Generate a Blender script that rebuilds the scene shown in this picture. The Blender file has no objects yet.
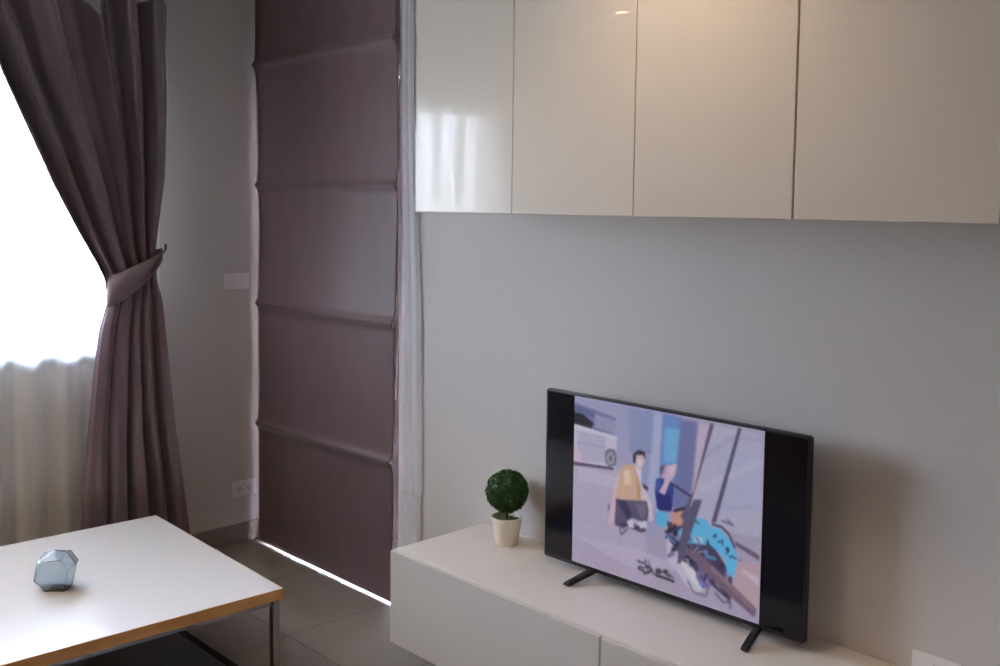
import bpy, bmesh, math, random, json
import numpy as np
from mathutils import Vector, Matrix, noise
C = bpy.context.scene.collection
SC = bpy.context.scene
PI = math.pi

# ------------------------------------------------------------ camera
cam_data = bpy.data.cameras.new('camera'); cam = bpy.data.objects.new('camera', cam_data); C.objects.link(cam)
SC.camera = cam
_p, _y, _r = math.radians(4.232), math.radians(43.459), math.radians(0.629)
fw = Vector((-math.cos(_y)*math.cos(_p), math.sin(_y)*math.cos(_p), -math.sin(_p)))
rt = fw.cross(Vector((0, 0, 1))).normalized(); up = rt.cross(fw)
rt2 = rt*math.cos(_r) + up*math.sin(_r); up2 = -rt*math.sin(_r) + up*math.cos(_r)
CAMZ = 1.85
M = Matrix((rt2, up2, -fw)).transposed().to_4x4(); M.translation = Vector((0, 0, CAMZ))
cam.matrix_world = M
cam_data.sensor_width = 36; cam_data.lens = 1009.3*36/1000
cam_data.shift_x = 0.0095; cam_data.shift_y = -0.0543
cam_data.clip_start = 0.02

# ------------------------------------------------------------ colour management
vs = SC.view_settings
vs.view_transform = 'Standard'; vs.look = 'None'; vs.gamma = 1; vs.use_curve_mapping = False
vs.exposure = 0.42
SC.cycles.use_denoising = True
SC.cycles.max_bounces = 12; SC.cycles.diffuse_bounces = 6; SC.cycles.glossy_bounces = 6
SC.cycles.transparent_max_bounces = 16; SC.cycles.transmission_bounces = 10
SC.cycles.caustics_reflective = False; SC.cycles.caustics_refractive = False

# ------------------------------------------------------------ world: a pale overcast sky
W = bpy.data.worlds.new('sky'); SC.world = W; W.use_nodes = True
nt = W.node_tree; nt.nodes.clear()
wo = nt.nodes.new('ShaderNodeOutputWorld'); bg = nt.nodes.new('ShaderNodeBackground')
tc = nt.nodes.new('ShaderNodeTexCoord'); sep = nt.nodes.new('ShaderNodeSeparateXYZ')
cr = nt.nodes.new('ShaderNodeValToRGB')
cr.color_ramp.elements[0].position = 0.46; cr.color_ramp.elements[0].color = (0.42, 0.41, 0.39, 1)
cr.color_ramp.elements[1].position = 0.62; cr.color_ramp.elements[1].color = (0.66, 0.75, 1.0, 1)
mp = nt.nodes.new('ShaderNodeMath'); mp.operation = 'MULTIPLY_ADD'; mp.inputs[1].default_value = .5; mp.inputs[2].default_value = .5
nt.links.new(tc.outputs['Generated'], sep.inputs[0]); nt.links.new(sep.outputs['Z'], mp.inputs[0])
nt.links.new(mp.outputs[0], cr.inputs[0]); nt.links.new(cr.outputs[0], bg.inputs[0]); nt.links.new(bg.outputs[0], wo.inputs[0])
bg.inputs[1].default_value = 140.0

# room numbers (metres)
XL, XR, YB, YF, ZC = -4.83, 1.5, 2.834, -2.3, 3.00
WIN = (0.22, 2.10, 1.14, 2.47)      # window in the left wall: y0, y1, z0, z1
DOOR = (-4.74, -3.585, 0.0, 2.47)   # glazed opening behind the blind: x0, x1, z0, z1

def portal(name, loc, rot, sx, sy):
    L = bpy.data.lights.new(name, 'AREA'); L.shape = 'RECTANGLE'; L.size = sx; L.size_y = sy
    L.cycles.is_portal = True
    o = bpy.data.objects.new(name, L); C.objects.link(o); o.location = loc; o.rotation_euler = rot
portal('window_portal', (XL-.13, (WIN[0]+WIN[1])/2, (WIN[2]+WIN[3])/2), (0, -PI/2, 0), WIN[3]-WIN[2], WIN[1]-WIN[0])
portal('balcony_door_portal', ((DOOR[0]+DOOR[1])/2, YB+.13, (DOOR[2]+DOOR[3])/2), (-PI/2, 0, 0), DOOR[1]-DOOR[0], DOOR[3]-DOOR[2])

# ------------------------------------------------------------ helpers
def tag(o, label, cat, group=None, kind=None):
    o['label'] = label; o['category'] = cat
    if group: o['group'] = group
    if kind: o['kind'] = kind
    return o
def thing(name, label, cat, loc=(0, 0, 0), rz=0, group=None):
    o = bpy.data.objects.new(name, None); C.objects.link(o); o.location = loc; o.rotation_euler = (0, 0, rz)
    o.empty_display_size = .1
    return tag(o, label, cat, group)
def obj(name, bm, mats, parent=None, smooth=False, bevel=0, seg=2):
    me = bpy.data.meshes.new(name); bmesh.ops.recalc_face_normals(bm, faces=bm.faces[:]); bm.to_mesh(me); bm.free()
    for m in (mats if isinstance(mats, (list, tuple)) else [mats]): me.materials.append(m)
    o = bpy.data.objects.new(name, me); C.objects.link(o)
    if parent: o.parent = parent
    if smooth:
        for p in me.polygons: p.use_smooth = True
    if bevel:
        b = o.modifiers.new('bevel', 'BEVEL'); b.width = bevel; b.segments = seg; b.limit_method = 'ANGLE'; b.angle_limit = math.radians(40)
        b.harden_normals = False
    return o
def struct(name, bm, mats, **k):
    o = obj(name, bm, mats, **k); o['kind'] = 'structure'; return o
def box(bm, x0, x1, y0, y1, z0, z1, mi=0, mat=None):
    v = [bm.verts.new((x, y, z)) for x in (x0, x1) for y in (y0, y1) for z in (z0, z1)]
    if mat: 
        for q in v: q.co = mat @ q.co
    for f in ((0, 1, 3, 2), (4, 6, 7, 5), (0, 4, 5, 1), (2, 3, 7, 6), (0, 2, 6, 4), (1, 5, 7, 3)):
        bm.faces.new([v[i] for i in f]).material_index = mi
    return v
def B(*a, **k):
    bm = bmesh.new(); box(bm, *a, **k); return bm
def lathe(bm, prof, n=40, cx=0, cy=0, cap=True, mi=0):
    rings = []
    for r, z in prof:
        rings.append([bm.verts.new((cx+r*math.cos(2*PI*i/n), cy+r*math.sin(2*PI*i/n), z)) for i in range(n)])
    for a, b in zip(rings, rings[1:]):
        for i in range(n): bm.faces.new((a[i], a[(i+1) % n], b[(i+1) % n], b[i])).material_index = mi
    if cap:
        bm.faces.new(rings[0][::-1]); bm.faces.new(rings[-1])
    return bm
def tube(bm, pts, r, n=10, mi=0):
    rings = []; pts = [Vector(p) for p in pts]
    for i, p in enumerate(pts):
        t = (pts[min(i+1, len(pts)-1)] - pts[max(i-1, 0)]).normalized()
        a = t.orthogonal().normalized() if abs(t.z) < .95 else Vector((1, 0, 0)); a = (a - t*a.dot(t)).normalized(); b = t.cross(a)
        rr = r[i] if isinstance(r, (list, tuple)) else r
        rings.append([bm.verts.new(p + rr*(a*math.cos(2*PI*k/n) + b*math.sin(2*PI*k/n))) for k in range(n)])
    for a, b in zip(rings, rings[1:]):
        for i in range(n): bm.faces.new((a[i], a[(i+1) % n], b[(i+1) % n], b[i])).material_index = mi
    bm.faces.new(rings[0][::-1]); bm.faces.new(rings[-1])
    return bm
def prism(bm, poly, axis, a, b, mi=0):
    """extrude a 2D outline along an axis between a and b"""
    def P(p, t):
        if axis == 'x': return (t, p[0], p[1])
        if axis == 'y': return (p[0], t, p[1])
        return (p[0], p[1], t)
    A = [bm.verts.new(P(p, a)) for p in poly]; Bv = [bm.verts.new(P(p, b)) for p in poly]
    n = len(poly)
    bm.faces.new(A).material_index = mi; bm.faces.new(Bv[::-1]).material_index = mi
    for i in range(n): bm.faces.new((A[i], Bv[i], Bv[(i+1) % n], A[(i+1) % n])).material_index = mi
    return bm
def sstep(a, b, x):
    t = max(0, min(1, (x-a)/(b-a))); return t*t*(3-2*t)
def interp(tab, x):
    if x <= tab[0][0]: return tab[0][1]
    for (a, va), (b, vb) in zip(tab, tab[1:]):
        if x <= b: 
            return va + (vb-va)*(x-a)/(b-a)
    return tab[-1][1]

# ------------------------------------------------------------ materials
def srgb(r, g, b):
    f = lambda c: (c/255/12.92) if c/255 <= .04045 else ((c/255+.055)/1.055)**2.4
    return (f(r), f(g), f(b), 1)
def mat(name, col, rough=.5, metal=0, spec=.5, coat=0, coat_rough=.03, bump=0, bscale=80, var=0, vscale=3, sheen=0, trans=0, ior=1.45):
    m = bpy.data.materials.new(name); m.use_nodes = True; n = m.node_tree.nodes; l = m.node_tree.links
    p = n['Principled BSDF']
    p.inputs['Base Color'].default_value = col; p.inputs['Roughness'].default_value = rough; p.inputs['Metallic'].default_value = metal
    p.inputs['Specular IOR Level'].default_value = spec; p.inputs['Coat Weight'].default_value = coat; p.inputs['Coat Roughness'].default_value = coat_rough
    p.inputs['Sheen Weight'].default_value = sheen; p.inputs['Transmission Weight'].default_value = trans; p.inputs['IOR'].default_value = ior
    t = n.new('ShaderNodeTexCoord')
    if var:
        nz = n.new('ShaderNodeTexNoise'); nz.inputs['Scale'].default_value = vscale; nz.inputs['Detail'].default_value = 4
        l.new(t.outputs['Object'], nz.inputs['Vector'])
        mx = n.new('ShaderNodeMix'); mx.data_type = 'RGBA'
        mx.inputs['A'].default_value = tuple(c*(1-var) for c in col[:3])+(1,); mx.inputs['B'].default_value = tuple(min(1, c*(1+var)) for c in col[:3])+(1,)
        l.new(nz.outputs['Fac'], mx.inputs['Factor']); l.new(mx.outputs['Result'], p.inputs['Base Color'])
    if bump:
        nb = n.new('ShaderNodeTexNoise'); nb.inputs['Scale'].default_value = bscale; nb.inputs['Detail'].default_value = 3
        l.new(t.outputs['Object'], nb.inputs['Vector'])
        b = n.new('ShaderNodeBump'); b.inputs['Strength'].default_value = bump; b.inputs['Distance'].default_value = .002
        l.new(nb.outputs['Fac'], b.inputs['Height']); l.new(b.outputs[0], p.inputs['Normal'])
    return m

m_wall = mat('painted_plaster', srgb(206, 201, 200), rough=.75, bump=.15, bscale=120, var=.015, vscale=1.2)
m_ceil = mat('ceiling_paint', srgb(225, 222, 216), rough=.85)
m_farwall = mat('far_wall_paint', srgb(165, 152, 138), rough=.8, var=.03)
m_base = mat('taupe_tile', srgb(128, 116, 107), rough=.35, var=.05, vscale=8)
m_gloss = mat('white_high_gloss', srgb(200, 194, 188), rough=.35, spec=.1, coat=.42, coat_rough=.012)
m_gloss2 = mat('white_satin_foil', srgb(206, 202, 197), rough=.35, coat=.25, coat_rough=.12)
m_carc = mat('white_melamine', srgb(214, 210, 206), rough=.45)
m_top = mat('white_melamine_top', srgb(222, 217, 213), rough=.4, coat=.2, coat_rough=.2)
m_white_top = mat('white_laminate', srgb(230, 230, 234), rough=.25, coat=.5, coat_rough=.12)
m_chrome = mat('chrome', srgb(205, 203, 204), rough=.14, metal=1)
m_plastic = mat('white_plastic', srgb(240, 238, 240), rough=.35)
m_plastic_w = mat('warm_white_plastic', srgb(214, 206, 198), rough=.4)
m_slot = mat('dark_slot', srgb(62, 56, 55), rough=.5)
m_black = mat('black_plastic', srgb(14, 11, 14), rough=.4)
m_rug = mat('charcoal_rug', srgb(62, 60, 64), rough=.95, bump=.9, bscale=350, var=.12, vscale=60, sheen=.3)
m_rugedge = mat('black_rug_binding', srgb(30, 26, 26), rough=.9)
m_alu = mat('dark_aluminium', srgb(88, 90, 94), rough=.35, metal=.6)
m_wframe = mat('white_window_frame', srgb(225, 226, 230), rough=.35)
m_pot = mat('cream_ceramic', srgb(232, 222, 208), rough=.3, coat=.3)
m_soil = mat('moss', srgb(74, 84, 44), rough=.95, bump=1, bscale=300, var=.4, vscale=120)
m_stem = mat('brown_stem', srgb(52, 38, 26), rough=.8)
m_leaf = mat('dark_green_leaf', srgb(50, 88, 38), rough=.55, var=.45, vscale=45)

# wood edge
m_wood = mat('oak_edge', srgb(186, 138, 82), rough=.42)
def wood_grain(m, c1, c2):
    n = m.node_tree.nodes; l = m.node_tree.links; p = n['Principled BSDF']
    t = n.new('ShaderNodeTexCoord'); mpn = n.new('ShaderNodeMapping'); mpn.inputs['Scale'].default_value = (2.5, 2.5, 60)
    nz = n.new('ShaderNodeTexNoise'); nz.inputs['Scale'].default_value = 3; nz.inputs['Detail'].default_value = 6
    l.new(t.outputs['Object'], mpn.inputs[0]); l.new(mpn.outputs[0], nz.inputs['Vector'])
    mx = n.new('ShaderNodeMix'); mx.data_type = 'RGBA'; mx.inputs['A'].default_value = c1; mx.inputs['B'].default_value = c2
    l.new(nz.outputs['Fac'], mx.inputs['Factor']); l.new(mx.outputs['Result'], p.inputs['Base Color'])
wood_grain(m_wood, srgb(192, 142, 82), srgb(220, 174, 114))

# floor tiles
m_floor = bpy.data.materials.new('floor_tiles'); m_floor.use_nodes = True
n = m_floor.node_tree.nodes; l = m_floor.node_tree.links; p = n['Principled BSDF']
t = n.new('ShaderNodeTexCoord'); mpn = n.new('ShaderNodeMapping'); mpn.inputs['Location'].default_value = (3.623+.6*0, -2.264, 0)
br = n.new('ShaderNodeTexBrick'); br.offset = 0; br.squash = 1
br.inputs['Color1'].default_value = srgb(136, 126, 118); br.inputs['Color2'].default_value = srgb(129, 119, 112); br.inputs['Mortar'].default_value = srgb(96, 87, 82)
br.inputs['Scale'].default_value = 1; br.inputs['Mortar Size'].default_value = .0035; br.inputs['Mortar Smooth'].default_value = .2
br.inputs['Brick Width'].default_value = .6; br.inputs['Row Height'].default_value = .6
nz = n.new('ShaderNodeTexNoise'); nz.inputs['Scale'].default_value = 5; nz.inputs['Detail'].default_value = 6
mx = n.new('ShaderNodeMix'); mx.data_type = 'RGBA'; mx.blend_type = 'MULTIPLY'; mx.inputs['Factor'].default_value = .25
l.new(t.outputs['Object'], mpn.inputs[0]); l.new(mpn.outputs[0], br.inputs['Vector']); l.new(t.outputs['Object'], nz.inputs['Vector'])
l.new(br.outputs['Color'], mx.inputs['A']); l.new(nz.outputs['Fac'], mx.inputs['B']); l.new(mx.outputs['Result'], p.inputs['Base Color'])
p.inputs['Roughness'].default_value = .33; p.inputs['Specular IOR Level'].default_value = .4
bp = n.new('ShaderNodeBump'); bp.inputs['Strength'].default_value = .5; bp.inputs['Distance'].default_value = .002; bp.invert = True
l.new(br.outputs['Fac'], bp.inputs['Height']); l.new(bp.outputs[0], p.inputs['Normal'])

# woven cloths
def cloth(name, col, rough, transl, tcol=None, sheen=.3, weave=900, wstr=.3, spec=.3, clear=0, facing=False):
    m = bpy.data.materials.new(name); m.use_nodes = True; n = m.node_tree.nodes; l = m.node_tree.links
    p = n['Principled BSDF']; out = n['Material Output']
    p.inputs['Base Color'].default_value = col; p.inputs['Roughness'].default_value = rough; p.inputs['Sheen Weight'].default_value = sheen
    p.inputs['Specular IOR Level'].default_value = spec
    t = n.new('ShaderNodeTexCoord'); nb = n.new('ShaderNodeTexNoise'); nb.inputs['Scale'].default_value = weave
    l.new(t.outputs['Object'], nb.inputs['Vector'])
    b = n.new('ShaderNodeBump'); b.inputs['Strength'].default_value = wstr; b.inputs['Distance'].default_value = .001
    l.new(nb.outputs['Fac'], b.inputs['Height']); l.new(b.outputs[0], p.inputs['Normal'])
    tr = n.new('ShaderNodeBsdfTranslucent'); tr.inputs['Color'].default_value = tcol or col
    ms = n.new('ShaderNodeMixShader'); ms.inputs[0].default_value = transl
    l.new(p.outputs[0], ms.inputs[1]); l.new(tr.outputs[0], ms.inputs[2]); last = ms
    if clear:
        tp = n.new('ShaderNodeBsdfTransparent'); tp.inputs[0].default_value = (1, 1, 1, 1)
        m2 = n.new('ShaderNodeMixShader'); m2.inputs[0].default_value = clear
        if facing:      # a voile seen along its folds is denser than seen square on
            lw = n.new('ShaderNodeLayerWeight'); lw.inputs['Blend'].default_value = .5
            mr = n.new('ShaderNodeMapRange'); mr.inputs['From Min'].default_value = .0; mr.inputs['From Max'].default_value = .4
            mr.inputs['To Min'].default_value = clear; mr.inputs['To Max'].default_value = .02
            l.new(lw.outputs['Facing'], mr.inputs['Value']); l.new(mr.outputs[0], m2.inputs[0])
        l.new(ms.outputs[0], m2.inputs[1]); l.new(tp.outputs[0], m2.inputs[2]); last = m2
    l.new(last.outputs[0], out.inputs['Surface'])
    return m
m_curt = cloth('mauve_satin', srgb(102, 82, 88), .31, .06, srgb(120, 110, 130), sheen=.3, spec=.75)
m_blind = cloth('plum_blackout_cloth', srgb(86, 64, 65), .46, .0, sheen=.12, spec=.4, wstr=.4, weave=500)
m_sheer = cloth('white_voile', srgb(236, 234, 228), .8, .55, srgb(240, 243, 246), sheen=0, wstr=0, clear=.16, facing=True)
m_hem = cloth('white_voile_hem', srgb(240, 240, 240), .8, .5, sheen=0, wstr=0, clear=.15)
m_sheer_d = cloth('dense_white_voile', srgb(238, 238, 246), .8, .22, srgb(235, 240, 250), sheen=0, wstr=0, clear=0)

# thin window glass
m_pane = bpy.data.materials.new('window_glass'); m_pane.use_nodes = True
n = m_pane.node_tree.nodes; l = m_pane.node_tree.links; n.remove(n['Principled BSDF'])
g = n.new('ShaderNodeBsdfGlossy'); g.inputs['Roughness'].default_value = .02; tp = n.new('ShaderNodeBsdfTransparent'); tp.inputs[0].default_value = (.94, .97, .97, 1)
fr = n.new('ShaderNodeFresnel'); fr.inputs[0].default_value = 1.45
ms = n.new('ShaderNodeMixShader'); l.new(fr.outputs[0], ms.inputs[0]); l.new(tp.outputs[0], ms.inputs[1]); l.new(g.outputs[0], ms.inputs[2])
l.new(ms.outputs[0], n['Material Output'].inputs['Surface'])
m_smoke = mat('smoky_blue_glass', (.68, .75, .80, 1), rough=.02, trans=1, ior=1.45)

# lamp face
m_lamp = bpy.data.materials.new('lamp_face'); m_lamp.use_nodes = True
m_lamp.node_tree.nodes['Principled BSDF'].inputs['Emission Color'].default_value = (1, .72, .42, 1)
m_lamp.node_tree.nodes['Principled BSDF'].inputs['Emission Strength'].default_value = 60

# ------------------------------------------------------------ room shell
T = .14
struct('floor', B(XL-T, XR+T, YF-T, YB+T, -.12, 0), m_floor)
struct('ceiling', B(XL-T, XR+T, YF-T, YB+T, ZC, ZC+.12), m_ceil)
bm = bmesh.new()
y0, y1, z0, z1 = WIN
box(bm, XL-T, XL, YF-T, y0, 0, ZC); box(bm, XL-T, XL, y1, YB+T, 0, ZC); box(bm, XL-T, XL, y0, y1, 0, z0); box(bm, XL-T, XL, y0, y1, z1, ZC)
struct('wall_left', bm, m_wall)
bm = bmesh.new()
x0, x1, z0, z1 = DOOR
box(bm, XL, x0, YB, YB+T, 0, ZC); box(bm, x1, XR, YB, YB+T, 0, ZC); box(bm, x0, x1, YB, YB+T, z1, ZC); box(bm, x0, x1, YB, YB+T, -.02, z0)
struct('wall_back', bm, m_wall)
struct('wall_right', B(XR, XR+T, YF-T, YB+T, 0, ZC), m_farwall)
struct('wall_front', B(XL, XR, YF-T, YF, 0, ZC), m_farwall)
struct('baseboard_left', B(XL, XL+.012, YF, YB, 0, .106), m_base, bevel=.002)
struct('baseboard_back', B(DOOR[1]+.02, XR, YB-.012, YB, 0, .106), m_base, bevel=.002)

# window in the left wall: dark aluminium sliding frame, two panes
y0, y1, z0, z1 = WIN
w = bpy.data.objects.new('window_1', None); C.objects.link(w); w.location = (XL-.07, (y0+y1)/2, z0); w['kind'] = 'structure'
bm = bmesh.new(); hy = (y1-y0)/2; hz = z1-z0; fr_ = .05
box(bm, -.035, .035, -hy, hy, 0, fr_); box(bm, -.035, .035, -hy, hy, hz-fr_, hz); box(bm, -.035, .035, -hy, -hy+fr_, fr_, hz-fr_); box(bm, -.035, .035, hy-fr_, hy, fr_, hz-fr_)
box(bm, -.03, .03, -.03, .03, fr_, hz-fr_)
obj('window_frame', bm, m_alu, w, bevel=.003)
obj('pane', B(-.004, .004, -hy+fr_, -.03, fr_, hz-fr_), m_pane, w)
obj('pane', B(-.004, .004, .03, hy-fr_, fr_, hz-fr_), m_pane, w)
obj('window_sill', B(.036, .084, -hy-.02, hy+.02, -.03, -.001), m_alu, w, bevel=.003)

# glazed balcony opening behind the blind
x0, x1, z0, z1 = DOOR
w = bpy.data.objects.new('window_2', None); C.objects.link(w); w.location = ((x0+x1)/2, YB+.07, z0); w['kind'] = 'structure'
bm = bmesh.new(); hx = (x1-x0)/2; hz = z1-z0
box(bm, -hx, hx, -.035, .035, 0, .02); box(bm, -hx, hx, -.035, .035, hz-fr_, hz); box(bm, -hx, -hx+fr_, -.035, .035, fr_, hz-fr_); box(bm, hx-fr_, hx, -.035, .035, fr_, hz-fr_)
box(bm, -.03, .03, -.03, .03, fr_, hz-fr_)
obj('window_frame', bm, m_wframe, w, bevel=.003)
obj('pane', B(-hx+fr_, -.03, -.004, .004, fr_, hz-fr_), m_pane, w)
obj('pane', B(.03, hx-fr_, -.004, .004, fr_, hz-fr_), m_pane, w)

# ------------------------------------------------------------ ceiling lamps
def downlight(x, y, power, label, size=70, group='recessed ceiling downlights'):
    t = thing('downlight', label, 'ceiling light', (x, y, ZC), 0, group)
    bm = bmesh.new(); lathe(bm, [(.036, -.006), (.05, -.006), (.052, 0), (.036, 0)], 32, cap=False); 
    obj('trim_ring', bm, m_plastic, t, smooth=True)
    bm = bmesh.new(); lathe(bm, [(.0355, -.0035), (.0355, -.0005)], 32)
    obj('lamp_face', bm, m_lamp, t)
    L = bpy.data.lights.new('downlight_beam', 'SPOT'); L.energy = power; L.color = (1, .72, .46); L.spot_size = math.radians(size*2); L.spot_blend = .8; L.shadow_soft_size = .04
    o = bpy.data.objects.new('downlight_beam', L); C.objects.link(o); o.parent = t; o.location = (0, 0, -.02)
downlight(-3.90, .11, 62, 'recessed round ceiling downlight nearest the window, mirrored in the glossy wall cupboard')
downlight(-1.75, 1.95, 24, 'recessed round ceiling downlight in front of the wall cupboards')
downlight(-.4, .6, 18, 'recessed round ceiling downlight nearest the right end of the room')
downlight(-2.2, -1.2, 40, 'recessed round ceiling downlight at the far end of the room from the television')

# ------------------------------------------------------------ curtain
# edges of the gathered drape along the wall (y) against height z
ZT = 2.80
LEFT = [(0, 1.76), (0.344, 1.78), (0.739, 1.815), (1.062, 1.854), (1.247, 1.881), (1.384, 1.925), (1.488, 1.908), (1.559, 1.872), (1.712, 1.784), (1.913, 1.677), (2.184, 1.555), (2.357, 1.477), (2.83, 1.285)]
RIGHT = [(0, 2.321), (0.232, 2.301), (0.723, 2.238), (1.173, 2.198), (1.467, 2.176), (1.612, 2.173), (1.732, 2.19), (1.948, 2.223), (2.332, 2.249), (2.783, 2.255), (2.85, 2.255)]
XC = -4.625
def fold(s, z):
    """depth of the folds (metres towards the room) across the drape"""
    a = interp([(0, .055), (.7, .050), (1.2, .040), (1.45, .026), (1.6, .028), (2.0, .048), (2.5, .062), (2.83, .056)], z)
    w1 = .10*math.sin(2.1*z + 6*s) + .05*math.sin(5.3*z+1)
    ph = 2*PI*(5.2*(s + .12*w1) + .22*math.sin(2*PI*s*1.3) + .3)
    f = math.sin(ph); f = math.copysign(abs(f)**.7, f)
    up_ = f + .22*math.sin(2.33*ph + 1.1 + 1.2*z) + .32*math.sin(2*PI*9*s + .8*math.sin(3*z))*sstep(1.7, 2.7, z)
    # below the tie-back: one broad plain flap, a deep groove, then two rounder folds
    groove = lambda c, w: math.exp(-((s-c)/w)**2)
    lo = .75 - 2.1*groove(.47, .035) - 1.3*groove(.66+.02*math.sin(4*z), .05) - 1.2*groove(.86, .045) - .55*groove(.24, .07) - .5*sstep(.10, 0, s) + .12*math.sin(2*PI*7*s+z)
    k = sstep(1.34, 1.54, z)
    return a*(up_*k + lo*(1-k))
t = thing('curtain', 'floor-length mauve satin curtain tied back at the right of the bright window', 'curtain', (XC, 2.1, 0))
bm = bmesh.new(); NS, NZ = 260, 150; grid = []
random.seed(3)
for j in range(NZ+1):
    row = []
    for i in range(NS+1):
        s = i/NS
        # heading: pinch pleats pulled up at the hooks, one long sag between two of them
        head = .018*abs(math.sin(PI*11*s))**1.0
        sag = .10*math.exp(-((s-.60)/.055)**2) + .03*math.exp(-((s-.30)/.08)**2)
        top = ZT - head - sag
        z = .015 + (top-.015)*(j/NZ)
        L = interp(LEFT, z); R = interp(RIGHT, z)
        y = L + (R-L)*s
        x = fold(s, z)
        # front fold pulls sideways
        y += .010*math.cos(2*PI*5.2*s)*math.sin(PI*s)
        # the free leading edge curls toward the window
        x -= .012*sstep(.05, 0, s)
        wr = noise.noise(Vector((s*7, z*2.2, 3.3)))*.012*math.sin(PI*min(1, max(0, s)))
        row.append(bm.verts.new((x+wr, y-2.1, z)))
    grid.append(row)
for j in range(NZ):
    for i in range(NS): bm.faces.new((grid[j][i], grid[j][i+1], grid[j+1][i+1], grid[j+1][i]))
o = obj('drape', bm, m_curt, t, smooth=True); sm = o.modifiers.new('thick', 'SOLIDIFY'); sm.thickness = .002
# tie-back: a wide band in front, narrowing to the wall hook on the right
bm = bmesh.new(); N = 72
inner = []; outer = []
for i in range(N+1):
    a = -PI*.02 + 2*PI*i/N
    cy, ry, rx = 2.058, .142, .056
    yy = cy - ry*math.cos(a); xx = rx*math.sin(a)          # a=0 left edge, a=pi right edge
    k = (1-math.cos(a))/2                                      # 0 left .. 1 right
    zc = 1.425 + .165*k**1.25
    h = .072*(1-k) + .020*k + .012*math.sin(PI*k)
    front = math.sin(a) > 0
    if not front: zc += .01
    inner.append((bm.verts.new((xx, yy-2.1, zc-h)), bm.verts.new((xx*1.06, yy-2.1, zc)), bm.verts.new((xx, yy-2.1, zc+h))))
for a, b in zip(inner, inner[1:]):
    bm.faces.new((a[0], b[0], b[1], a[1])); bm.faces.new((a[1], b[1], b[2], a[2]))
o = obj('tieback', bm, m_curt, t, smooth=True); sm = o.modifiers.new('thick', 'SOLIDIFY'); sm.thickness = .004
o['label'] = 'wide tieback band of the same mauve satin'
bm = bmesh.new(); tube(bm, [(-.204, .115, 1.61), (-.10, .115, 1.605), (-.02, .115, 1.60), (.0, .115, 1.615), (.004, .113, 1.64)], .006)
for v in bm.verts: v.co -= Vector((-.205, .115, 1.61))
bmesh.ops.create_cone(bm, cap_ends=True, segments=20, radius1=.014, radius2=.014, depth=.006, matrix=Matrix.Translation((.004, 0, 0)) @ Matrix.Rotation(PI/2, 4, 'Y'))
o = obj('tieback_hook', bm, m_alu, smooth=False); o.location = (XL, 2.1+.115, 1.61)
tag(o, 'small dark metal hook on the wall holding the mauve tieback', 'hook')
# heading hooks
for k in range(9):
    s = .06 + .11*k
    if abs(s-.6) < .07: continue
    L = interp(LEFT, 2.78); R = interp(RIGHT, 2.78); yy = L+(R-L)*s-2.1
    bm = bmesh.new(); xf = fold(s, 2.78)
    tube(bm, [(xf-.012, yy, 2.765), (xf-.016, yy, 2.79), (-.03, yy, 2.815), (-.03, yy, 2.825)], .003, 6)
    obj('curtain_hook', bm, m_plastic, t, smooth=True)

# rail
t = thing('curtain_rail', 'white double curtain rail over the window with the mauve curtain', 'curtain rail', (XL, 1.2, 2.835))
bm = bmesh.new(); box(bm, .115, .155, -1.15, 1.14, 0, .022); box(bm, .065, .095, -1.15, 1.14, 0, .022)
obj('track', bm, m_plastic, t, bevel=.002)
for yy in (-1.0, -.2, .5, 1.08):
    obj('bracket', B(.0, .155, yy-.012, yy+.012, .022, .03), m_plastic, t)

# sheer over the window
tsh = thing('sheer_curtain', 'sheer white voile curtain hanging over the bright window behind the mauve curtain', 'sheer curtain', (XL+.080, 1.2, 0))
bm = bmesh.new(); NS, NZ = 420, 60; grid = []
for j in range(NZ+1):
    z = .02 + 2.80*j/NZ; row = []
    for i in range(NS+1):
        s = i/NS
        ya = -.90 - .12*(2.6-z) ; yb = 1.04
        y = ya + (yb-ya)*s
        u = y*1.0
        ph = 2*PI*(u*7.2 + .35*math.sin(u*5.1) + .06*z*math.sin(u*9))
        a = .018*(1 + .35*math.sin(u*4.3+1))
        x = a*math.sin(ph) + .004*math.sin(2.7*ph+z) + .006*noise.noise(Vector((u*3, z*1.2, 0)))
        row.append(bm.verts.new((x, y, z)))
    grid.append(row)
for j in range(NZ):
    for i in range(NS): bm.faces.new((grid[j][i], grid[j][i+1], grid[j+1][i+1], grid[j+1][i]))
obj('voile', bm, m_sheer, tsh, smooth=True)
obj('heading_tape', B(-.024, .024, -.90, 1.04, 2.74, 2.834), m_hem, tsh)

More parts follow.
